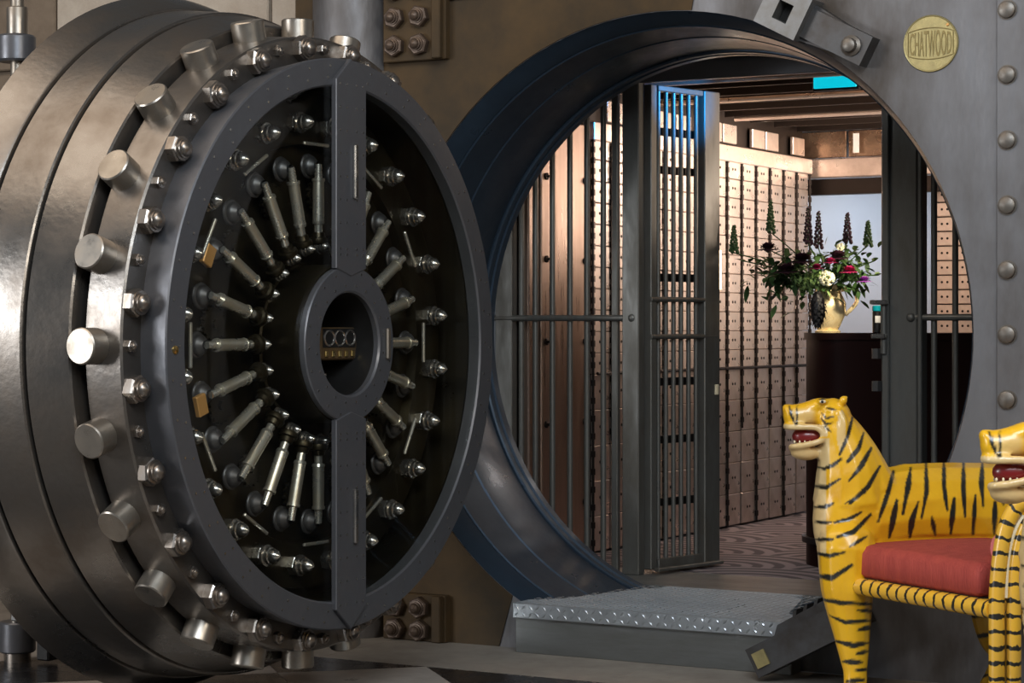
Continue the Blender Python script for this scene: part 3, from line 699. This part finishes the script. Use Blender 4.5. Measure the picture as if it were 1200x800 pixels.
# a dark fern-like cone leaning on the vase
fo = thing('dark_artichoke_bract', 'dark scaly pointed bract hanging down in front of the vase', 'flower', tuple(at_d(958, 362, 9.52)))
bm = bmesh.new()
for j in range(12):
    for i in range(9):
        a = 2*PI*(i+.5*(j % 2))/9; rr = .038*math.sin(PI*(j+1.2)/13.5); z = .075-.013*j
        c = Vector((rr*math.cos(a), rr*math.sin(a), z)); n_ = Vector((math.cos(a), math.sin(a), -.3)).normalized()
        t_ = Vector((-math.sin(a), math.cos(a), 0)); vs = [bm.verts.new(c + t_*.009), bm.verts.new(c - t_*.009), bm.verts.new(c + n_*.009 - Vector((0, 0, .018)))]; bm.faces.new(vs); 
ell(bm, (0, 0, 0), (.034, .034, .08), None, 2); obj('scales', bm, M['black'], fo, None, False)
NECK = VB + Vector((0, 0, .19))
def leafm(bm, base, d, L, w, droop=.3):
    d = d.normalized(); side = d.cross(Vector((0, 0, 1)));
    if side.length < .1: side = Vector((1, 0, 0))
    side.normalize(); pr = None
    for i, (s, ww) in enumerate(((0, .15), (.3, .9), (.6, 1), (.85, .5), (1, .03))):
        c = base + d*L*s - Vector((0, 0, droop*L*s*s)); a = bm.verts.new(c+side*w*ww/2); b = bm.verts.new(c - side*w*ww/2)
        if pr: bm.faces.new((pr[0], pr[1], b, a))
        pr = (a, b)
def flower(name, label, px, py, dep, kind, size, mcol, group='flowers of the bouquet'):
    end = at_d(px, py, dep); t = thing(name, label, 'flower', tuple(NECK), 0, group); e = end-NECK
    bm = bmesh.new(); mid = e*.5 + Vector((0, 0, .02)); tube(bm, spline([Vector((0, 0, -.10)), Vector((0, 0, .0)), mid, e], 6), .0028, 6); 
    obj('stem', bm, M['leaf'], t)
    bm = bmesh.new()
    if kind == 'bloom':
        for ringi in range(5):
            nn = 6+ringi*2; tilt = .15+ringi*.32
            for i in range(nn):
                a = 2*PI*(i+.5*(ringi % 2))/nn; d = Vector((math.cos(a)*math.sin(tilt), math.sin(a)*math.sin(tilt), math.cos(tilt)))
                d = (Vector((-.3*math.sin(-PSI)*0, -.45, 0)) + d); leafm(bm, e, d, size*(.75+.08*ringi), size*.55, .25)
        ell(bm, e, (size*.3,)*3, None, 1); obj('petals', bm, mcol, t)
    elif kind == 'spike':
        L = size
        for i in range(46):
            s = i/45; a = i*2.4; rr = .014*(1-.8*s)+.003; c = e + Vector((rr*math.cos(a), rr*math.sin(a), L*s-.02*0)); ell(bm, c, (.0085*(1.15-.6*s),)*3, None, 1)
        obj('florets', bm, mcol, t, None, False)
        bm = bmesh.new(); tube(bm, [e, e+Vector((0, 0, L))], .003, 6); obj('spike_stem', bm, M['leaf'], t)
    elif kind == 'cluster':
        for i in range(60):
            v = Vector((rnd.gauss(0, 1), rnd.gauss(0, 1), rnd.gauss(0, 1))).normalized()*size*.5; ell(bm, e+v, (size*.13,)*3, None, 1)
        obj('florets', bm, mcol, t, None, False)
    elif kind == 'sprig':
        for i in range(16):
            s = .25+.75*i/15; c = Vector((0, 0, 0)).lerp(e, s) + Vector((0, 0, .02*math.sin(PI*s))); a = i*2.4
            leafm(bm, c, Vector((math.cos(a), math.sin(a), .5)) + e.normalized()*.6, size*(1.2-.5*s), size*.42)
        obj('leaves', bm, mcol, t)
    elif kind == 'foliage':
        for i in range(230):
            v = Vector((rnd.gauss(0, 1)*1.2, rnd.gauss(0, .7), rnd.gauss(0, .75)))*size*.5; leafm(bm, e+v, Vector((rnd.gauss(0, 1), rnd.gauss(0, 1), rnd.gauss(.2, .8))), size*.5, size*.2)
        obj('leaves', bm, mcol, t)
    return t
FD = 9.72
for args in (
 ('larkspur_spike', 'tall plum flower spike, left of the two over the pale alcove edge', 947, 285, FD, 'spike', .16, 'plum'),
 ('larkspur_spike', 'plum flower spike just right of the tallest plum spike', 959, 290, FD+.05, 'spike', .16, 'plum'),
 ('larkspur_spike', 'plum flower spike standing alone against the pale alcove', 993, 284, FD, 'spike', .13, 'plum'),
 ('green_spike', 'slender green bud spike rising in front of the boxes, left of the plum ones', 903, 272, FD, 'spike', .14, 'leaf'),
 ('green_spike', 'green bud spike at the far left of the bouquet', 860, 296, FD, 'spike', .12, 'leaf'),
 ('green_spike', 'green bud spike at the right side of the bouquet', 1017, 288, FD-.05, 'spike', .11, 'leaf'),
 ('dahlia', 'very dark dahlia low in the centre above the vase', 940, 306, FD-.12, 'bloom', .068, 'plum'),
 ('dahlia', 'very dark dahlia higher and left among the leaves', 900, 292, FD-.05, 'bloom', .055, 'plum'),
 ('dahlia', 'very dark dahlia left of the vase on the drooping side', 922, 318, FD-.15, 'bloom', .065, 'plum'),
 ('dahlia', 'very dark dahlia right of the centre below the lone spike', 982, 302, FD-.10, 'bloom', .06, 'plum'),
 ('rose', 'magenta rose low left of the white cluster', 957, 314, FD-.22, 'bloom', .034, 'magenta'),
 ('rose', 'magenta rose above the white cluster', 973, 307, FD-.22, 'bloom', .034, 'magenta'),
 ('rose', 'magenta rose right of the white cluster', 995, 318, FD-.22, 'bloom', .045, 'magenta'),
 ('violet_bloom', 'small violet bloom at the lower right of the bouquet', 1013, 329, FD-.20, 'bloom', .036, 'violet'),
 ('hydrangea', 'white flower cluster right over the vase mouth', 969, 326, FD-.24, 'cluster', .058, 'cream'),
 ('pale_bud', 'cream round bud near the top right of the bouquet', 985, 289, FD-.1, 'cluster', .03, 'cream'),
 ('leafy_sprig', 'long arching leafy sprig reaching far left', 868, 305, FD, 'sprig', .06, 'leaf'),
 ('leafy_sprig', 'dark leafy sprig sloping left below the arching one', 888, 320, FD-.05, 'sprig', .06, 'leaf'),
 ('leafy_sprig', 'leafy sprig pointing right with thin leaves', 1026, 305, FD, 'sprig', .055, 'leaf_pale'),
 ('leafy_sprig', 'pale leafy sprig drooping right over the post', 1030, 322, FD-.1, 'sprig', .05, 'leaf_pale'),
 ('leafy_sprig', 'upright thin leafed sprig in the right half', 1003, 292, FD, 'sprig', .06, 'leaf_pale'),
 ('foliage_mass', 'dense dark foliage filling the left half of the bouquet', 925, 322, FD, 'foliage', .13, 'leaf'),
 ('foliage_mass', 'dense foliage filling the right half of the bouquet', 985, 316, FD, 'foliage', .12, 'leaf'),
 ('foliage_mass', 'pale green leaves just above the vase rim', 950, 330, FD-.15, 'foliage', .06, 'leaf_pale')):
    flower(*args[:7], M[args[7]])
JB = at_y(1028, 388, 9.18); JB.z = CZ
t = thing('small_jar', 'small dark jar with teal lid and white label on the counter', 'jar', tuple(JB))
obj('body', cyl(.021, 0, .095, 20, None, None, .003), M['black'], t); obj('lid', cyl(.022, .095, .12, 20, None, None, .003), M['teal'], t)
bm = bmesh.new()
for i in range(8):
    a0 = -PI/2-.6+PSI+.15*i; a1 = a0+.15; q = [bm.verts.new((.0216*math.cos(a), .0216*math.sin(a), z)) for a, z in ((a0, .045), (a1, .045), (a1, .075), (a0, .075))]; bm.faces.new(q)
obj('label_band', bm, M['label'], t)

# ================================================================== TIGER CHAIRS
CH = Vector((-2.62, 6.679, 0))
def PXL(px, py, yl=0.0):
    s = FPX/(7.1+yl); return Vector(((px-600)/s-375/363.0, yl, EYE-(py-HOR)/s))
BD = Vector((.89, .456, 0)); FDV = Vector((.456, -.89, 0))
def body_y(px): x = (px-975)/363.0; return max(0, x*.52)
k363 = 1/363.0
bm = bmesh.new()
def BE(px, py, r, ry, yl=None, sub=3, rot=0):
    yl = body_y(px) if yl is None else yl
    ell(bm, PXL(px, py, yl), (r[0]*k363, ry, r[1]*k363), Matrix.Rotation(rot, 4, 'Z') if rot else None, sub)
def BT(seq, seg=14, flat=1.0):
    pts = []; rad = []
    for px, py, r, yl in seq: pts.append(PXL(px, py, yl)); rad.append(r*k363)
    n = 5; P = spline(pts, n); R_ = []
    for i in range(len(P)): f = i/n; a = min(int(f), len(rad)-1); b = min(a+1, len(rad)-1); R_.append(rad[a]+(rad[b]-rad[a])*(f-a))
    tube(bm, P, R_, seg, flat); ell(bm, P[0], (R_[0],)*3, None, 2); ell(bm, P[-1], (R_[-1],)*3, None, 2)
BR = math.atan2(.456, .89)
# trunk
BE(990, 608, (38, 66), .095, .0, 3); BE(1020, 592, (44, 46), .10, .05, 3, BR)
BE(1062, 590, (40, 48), .10, None, 3, BR); BT([(1005, 600, 46, .04), (1070, 592, 50, .13), (1140, 592, 52, .24), (1215, 596, 55, .34)]); BT([(1010, 622, 38, .05), (1100, 622, 36, .18), (1215, 622, 40, .34)])
BE(1215, 600, (50, 58), .13, None, 3, BR)
# neck
BT([(996, 585, 44, .02), (994, 548, 38, .01), (985, 515, 28, 0), (976, 494, 22, 0)]); BT([(1020, 572, 32, .03), (1004, 530, 24, .01), (986, 496, 16, 0)])
# legs
for s in (-1, 1):
    oy = s*.062
    BT([(992, 640, 35, .01+oy), (993, 690, 31, .01+oy), (998, 740, 22, .01+oy), (1002, 785, 14, .01+oy), (1002, 812, 13, .01+oy)]); BE(995, 816, (20, 9), .045, .005+oy)
    BT([(1192, 640, 46, .30+oy), (1172, 700, 38, .29+oy), (1168, 740, 25, .28+oy), (1177, 770, 16, .28+oy), (1165, 795, 13, .26+oy), (1152, 818, 13, .25+oy)]); BE(1146, 822, (20, 9), .04, .25+oy)
# head
BE(976, 491, (22, 25), .062, 0); BE(962, 474, (17, 8), .045, 0); BE(946, 485, (21, 14), .042, 0); BE(934, 487, (14, 14), .040, 0); BE(925, 486, (7.5, 13), .034, 0); BE(921, 479, (4.5, 6), .026, 0); BE(952, 477, (14, 8), .040, 0)
BE(944, 530, (18, 9.5), .038, 0); BE(976, 514, (13, 19), .052, 0); BE(968, 480, (9, 5), .058, 0)
for s in (-1, 1):
    BT([(965, 508, 3.8, s*.050), (957, 501, 4, s*.049), (938, 500, 4.2, s*.043), (926, 500, 4.2, s*.029), (921, 499.5, 4.2, 0)], 10)
    BT([(965, 508, 3.8, s*.050), (962, 516, 3.8, s*.049), (945, 521, 4, s*.042), (931, 523, 4, s*.028), (927, 524, 4, 0)], 10)
    BE(988, 469, (5, 5.5), .014, s*.043); BE(991, 466, (2.5, 3), .009, s*.043)
    BT([(983, 482, 4, s*.057), (988, 495, 6, s*.060), (987, 508, 6, s*.060), (981, 520, 6, s*.055), (976, 530, 5, s*.048)], 8)
    BE(988, 500, (6, 7), .012, s*.062); BE(984, 516, (6, 6), .012, s*.058); BE(964, 470, (6.5, 3.2), .012, s*.045)
me0 = bpy.data.meshes.new('t'); bm.to_mesh(me0); bm.free(); to = bpy.data.objects.new('t', me0); COL.objects.link(to)
rm = to.modifiers.new('r', 'REMESH'); rm.mode = 'VOXEL'; rm.voxel_size = .0055
smm = to.modifiers.new('s', 'SMOOTH'); smm.iterations = 4; smm.factor = .5
dg = bpy.context.evaluated_depsgraph_get(); tme_ = bpy.data.meshes.new_from_object(to.evaluated_get(dg)); bpy.data.objects.remove(to); tme_.name = 'tiger_body'
nv = len(tme_.vertices); co = np.empty(nv*3); tme_.vertices.foreach_get('co', co); co = co.reshape(-1, 3)
s_ = FPX/(7.1+co[:, 1]); px = (co[:, 0]+375/363.0)*s_+600; py = HOR-(co[:, 2]-EYE)*s_
colr = np.tile(np.array([.80, .44, .012]), (nv, 1))
crm = np.array([.70, .52, .25])
def wgt(d, w): return np.clip((w-d)/1.2+.5, 0, 1)
cw = wgt(px+np.where(py > 650, 8, 0), 968)*(py > 540)*(py < 735)*(px < 990); cw = np.maximum(cw, np.clip((957-px)/6, 0, 1)*(py < 545)*np.clip((py-477)/5, 0, 1)*.62*(px > 929))
cw = np.maximum(cw, (py > 514)*(py < 545)*wgt(px, 972)); cw = np.maximum(cw, (np.abs(py-504-(px-930)*.02) < 7)*(px < 970)*(py > 497))
cw = np.maximum(cw, ((px-986)**2/30+(py-505)**2/600 < 1)*.75)
colr = colr*(1-cw[:, None]) + crm*cw[:, None]
nz = np.array([noise.noise(Vector(c)*14) for c in co])*1.6
STR = [
 ([(999, 489), (993, 512), (984, 532)], 2.2), ([(1012, 507), (1006, 525), (993, 541)], 2.2), ([(1021, 525), (1008, 548), (995, 563)], 2.2), ([(1031, 546), (1017, 570), (996, 590)], 2.4),
 ([(1047, 552), (1040, 579), (1029, 611)], 2.4), ([(1051, 586), (1046, 610), (1042, 629)], 2.8), ([(1067, 548), (1064, 570), (1058, 602)], 2.4), ([(1076, 588), (1068, 611), (1066, 629)], 2.6),
 ([(1085, 543), (1086, 575), (1080, 606)], 2.3), ([(1106, 541), (1106, 570), (1110, 597)], 2.4), ([(1118, 584), (1114, 625)], 2.5), ([(1129, 541), (1129, 570), (1131, 606)], 2.3), ([(1143, 580), (1140, 625)], 2.5),
 ([(1151, 543), (1150, 566), (1152, 593)], 2.4), ([(1166, 588), (1165, 625)], 2.4), ([(1175, 545), (1176, 590)], 2.4), ([(1192, 590), (1190, 630)], 2.4), ([(1200, 545), (1202, 590)], 2.4), ([(1092, 606), (1096, 627)], 2),
 ([(955, 569), (968, 571), (984, 561)], 2.0), ([(955, 594), (966, 594), (976, 590)], 1.9), ([(978, 612), (995, 608), (1009, 600)], 2.4), ([(955, 611), (974, 612)], 1.3), ([(981, 629), (1000, 623), (1020, 603)], 2.4),
 ([(955, 632), (976, 632)], 1.6), ([(955, 648), (972, 651), (989, 647)], 2.2), ([(955, 674), (975, 677), (998, 662)], 2.2), ([(958, 547), (966, 549), (976, 545), (985, 538)], 2.0), ([(990, 590), (1014, 577)], 1.2), ([(996, 640), (1016, 628)], 1.6),
 ([(962, 702), (985, 706), (1030, 708)], 2.0), ([(972, 721), (990, 729), (1022, 727)], 2.0), ([(1006, 738), (1024, 734)], 2), ([(980, 751), (1000, 756), (1018, 753)], 2.2), ([(988, 775), (1010, 776)], 2.2), ([(992, 798), (1012, 796)], 2.2), ([(1004, 766), (1020, 762)], 1.6), ([(1002, 785), (1018, 784)], 1.6),
 ([(1005, 715), (1028, 716)], 1.6), ([(1142, 746), (1166, 742)], 2), ([(1148, 772), (1170, 768)], 2), ([(1136, 796), (1160, 790)], 2), ([(1130, 722), (1160, 720)], 2.2), ([(1180, 640), (1184, 690)], 2.4), ([(1200, 640), (1206, 690)], 2.4),
 ([(968, 478), (980, 480)], 1.2), ([(963, 484), (968, 490), (977, 488)], 1.1), ([(962, 490), (968, 497), (976, 495)], 1.1), ([(966, 500), (974, 506)], 1.1), ([(925, 476), (927, 486), (932, 497)], 1.6), ([(934, 475), (934, 497)], .8), ([(960, 468), (968, 467)], .9)]
dark = np.zeros(nv)
for pl, w in STR:
    for i in range(len(pl)-1):
        a = np.array(pl[i], float); b = np.array(pl[i+1], float); ab = b-a; ln = max((ab@ab), 1e-6)
        t = np.clip(((px-a[0])*ab[0]+(py-a[1])*ab[1])/ln, 0, 1); d = np.hypot(px-a[0]-t*ab[0], py-a[1]-t*ab[1])
        ff = (i+t)/(len(pl)-1); ww = w*(.55+.75*np.sin(PI*np.clip(ff, .05, .95)))+nz*.6
        dark = np.maximum(dark, np.clip((ww-d)/.9+.5, 0, 1))
colr = colr*(1-dark[:, None]) + np.array([.016, .016, .012])*dark[:, None]
at_ = tme_.color_attributes.new('paint', 'FLOAT_COLOR', 'POINT'); buf = np.ones((nv, 4)); buf[:, :3] = colr; at_.data.foreach_set('color', buf.ravel())
for p in tme_.polygons: p.use_smooth = True
chair = thing('tiger_chair', 'carved yellow tiger armchair with red velvet seat, seen whole', 'chair', tuple(CH), PSI, 'carved tiger armchairs')
tb = obj('tiger_body', tme_, M['tiger'], chair); tb.data.materials.clear(); tb.data.materials.append(M['tiger'])
bm = bmesh.new(); ell(bm, PXL(948, 511, 0), (20*k363, .036, 12*k363)); obj('open_mouth', bm, M['mouth'], tb)
bm = bmesh.new(); ell(bm, (0, 0, 0), (.0034, .003, .0052), None, 1); tth = None
for s in (-1, 1):
    for i in range(5):
        c = PXL(931+i*6, 517.5, s*(.026+.0035*i))
        if tth is None: tth = obj('tooth', bm, M['ivory'], tb, Matrix.Translation(c)).data
        else: obj('tooth', tth, None, tb, Matrix.Translation(c))
for s in (-1, 1):
    bm = bmesh.new(); ell(bm, PXL(964, 470.5, s*.056), (.011, .005, .006), None, 2); e_ = obj('eye', bm, M['ivory'], tb)
    bm = bmesh.new(); ell(bm, PXL(963.5, 470.5, s*.0605), (.0048, .002, .0048), None, 2); obj('pupil', bm, M['eye_black'], e_)
# cushion
FL_ = PXL(989, 664, -.05); FL_.z = 0
def CP(a, b, z): return FL_ + FDV*a + BD*b + Vector((0, 0, z))
MC = Matrix(((FDV.x, BD.x, 0, FL_.x), (FDV.y, BD.y, 0, FL_.y), (0, 0, 1, 0), (0, 0, 0, 1)))
bm = bmesh.new(); nx, ny = 44, 36; LX, LY, ZT, ZB = .67, .56, .553, .450
def cush(u, v, top):
    e = min(u, 1-u, v, 1-v); r = min(e/.05, 1); zz = math.sqrt(max(1-(1-r)**2, 0)); dome = .022*math.sin(PI*u)*math.sin(PI*v)
    zt = (ZT+ZB)/2 + ((ZT-ZB)/2+dome)*(.55+.45*zz) if top else (ZT+ZB)/2 - ((ZT-ZB)/2)*(.7+.3*zz)
    return Vector((u*LX+rnd.uniform(-.0006, .0006), v*LY, zt))
g = {}
for tp in (0, 1):
    for i in range(nx+1):
        for j in range(ny+1): g[tp, i, j] = bm.verts.new(cush(i/nx, j/ny, tp))
    for i in range(nx):
        for j in range(ny): bm.faces.new((g[tp, i, j], g[tp, i+1, j], g[tp, i+1, j+1], g[tp, i, j+1]))
bd_ = [(i, 0) for i in range(nx)] + [(nx, j) for j in range(ny)] + [(i, ny) for i in range(nx, 0, -1)] + [(0, j) for j in range(ny, 0, -1)]
for (a, b), (c, d) in zip(bd_, bd_[1:]+bd_[:1]): bm.faces.new((g[0, a, b], g[0, c, d], g[1, c, d], g[1, a, b]))
obj('seat_cushion', bm, M['red'], chair, MC, True, 75)
def rail(name, pts, r, m='banded', n=6, par=None): bm = bmesh.new(); tube(bm, spline(pts, n) if len(pts) > 2 else [Vector(pts[0]).lerp(Vector(pts[1]), i/10) for i in range(11)], r, 14, 1, True); return obj(name, bm, M[m], par or chair)
rail('front_rail', [CP(-.01, .0, .425), CP(.735, .0, .425)], .027)
rail('side_rail', [CP(.67, .0, .425), CP(.67, .58, .425)], .024)
rail('back_rail', [CP(.0, .56, .425), CP(.67, .56, .425)], .024)
bm = bmesh.new(); box(bm, (LX/2, LY/2, .44), (LX-.02, LY-.02, .025)); obj('seat_base', bm, M['banded'], chair, MC, False)
def PA(px, py, yl=-.72): return PXL(px, py, yl)
zf = lambda p: Vector((p.x, p.y, .0))
a_ = [PA(1168, 760), PA(1168, 700), PA(1172, 652), PA(1179, 617), PA(1190, 596), PA(1205, 586), PA(1226, 588, -.6), PA(1250, 620, -.5), PA(1256, 700, -.5)]
rail('arm_tube', [zf(a_[0])] + a_ + [zf(a_[-1])], .0235)
a_ = [PA(1188, 760), PA(1188, 700), PA(1191, 655), PA(1198, 625), PA(1208, 610), PA(1222, 606, -.65), PA(1240, 630, -.55), PA(1242, 700, -.5)]
rail('arm_tube', [zf(a_[0])] + a_ + [zf(a_[-1])], .0215)
bm = bmesh.new(); tube(bm, spline([PA(1179, 700), PA(1181, 655), PA(1188, 625), PA(1200, 604)], 5), .009, 8); obj('filler_strip', bm, M['ivory'], chair)
bm = bmesh.new(); ell(bm, CP(.60, .30, .60), (.07, .07, .07)); 
bm.free(); bm = bmesh.new(); tube(bm, [CP(.62, .12, .585), CP(.62, .17, .585), CP(.62, .5, .585), CP(.62, .54, .585)], [.045, .066, .066, .045], 20); bo = obj('velvet_bolster', bm, M['pink'], chair)
bo['label'] = 'pink velvet bolster'
# second chair, nearer, mostly outside the frame
def clone(o, par=None):
    c = o.copy(); COL.objects.link(c)
    if par is not None: c.parent = par; c.matrix_parent_inverse = o.matrix_parent_inverse.copy()
    for ch in list(o.children): clone(ch, c)
    return c
c2 = clone(chair)
tgt = at_d(1148, 500, 5.36); nose = PXL(917, 478, 0); Rz = Matrix.Rotation(PSI, 4, 'Z'); off = Rz @ nose
c2.location = (tgt.x-off.x, tgt.y-off.y, 0); c2['label'] = 'second tiger armchair at the right edge, only its head showing'
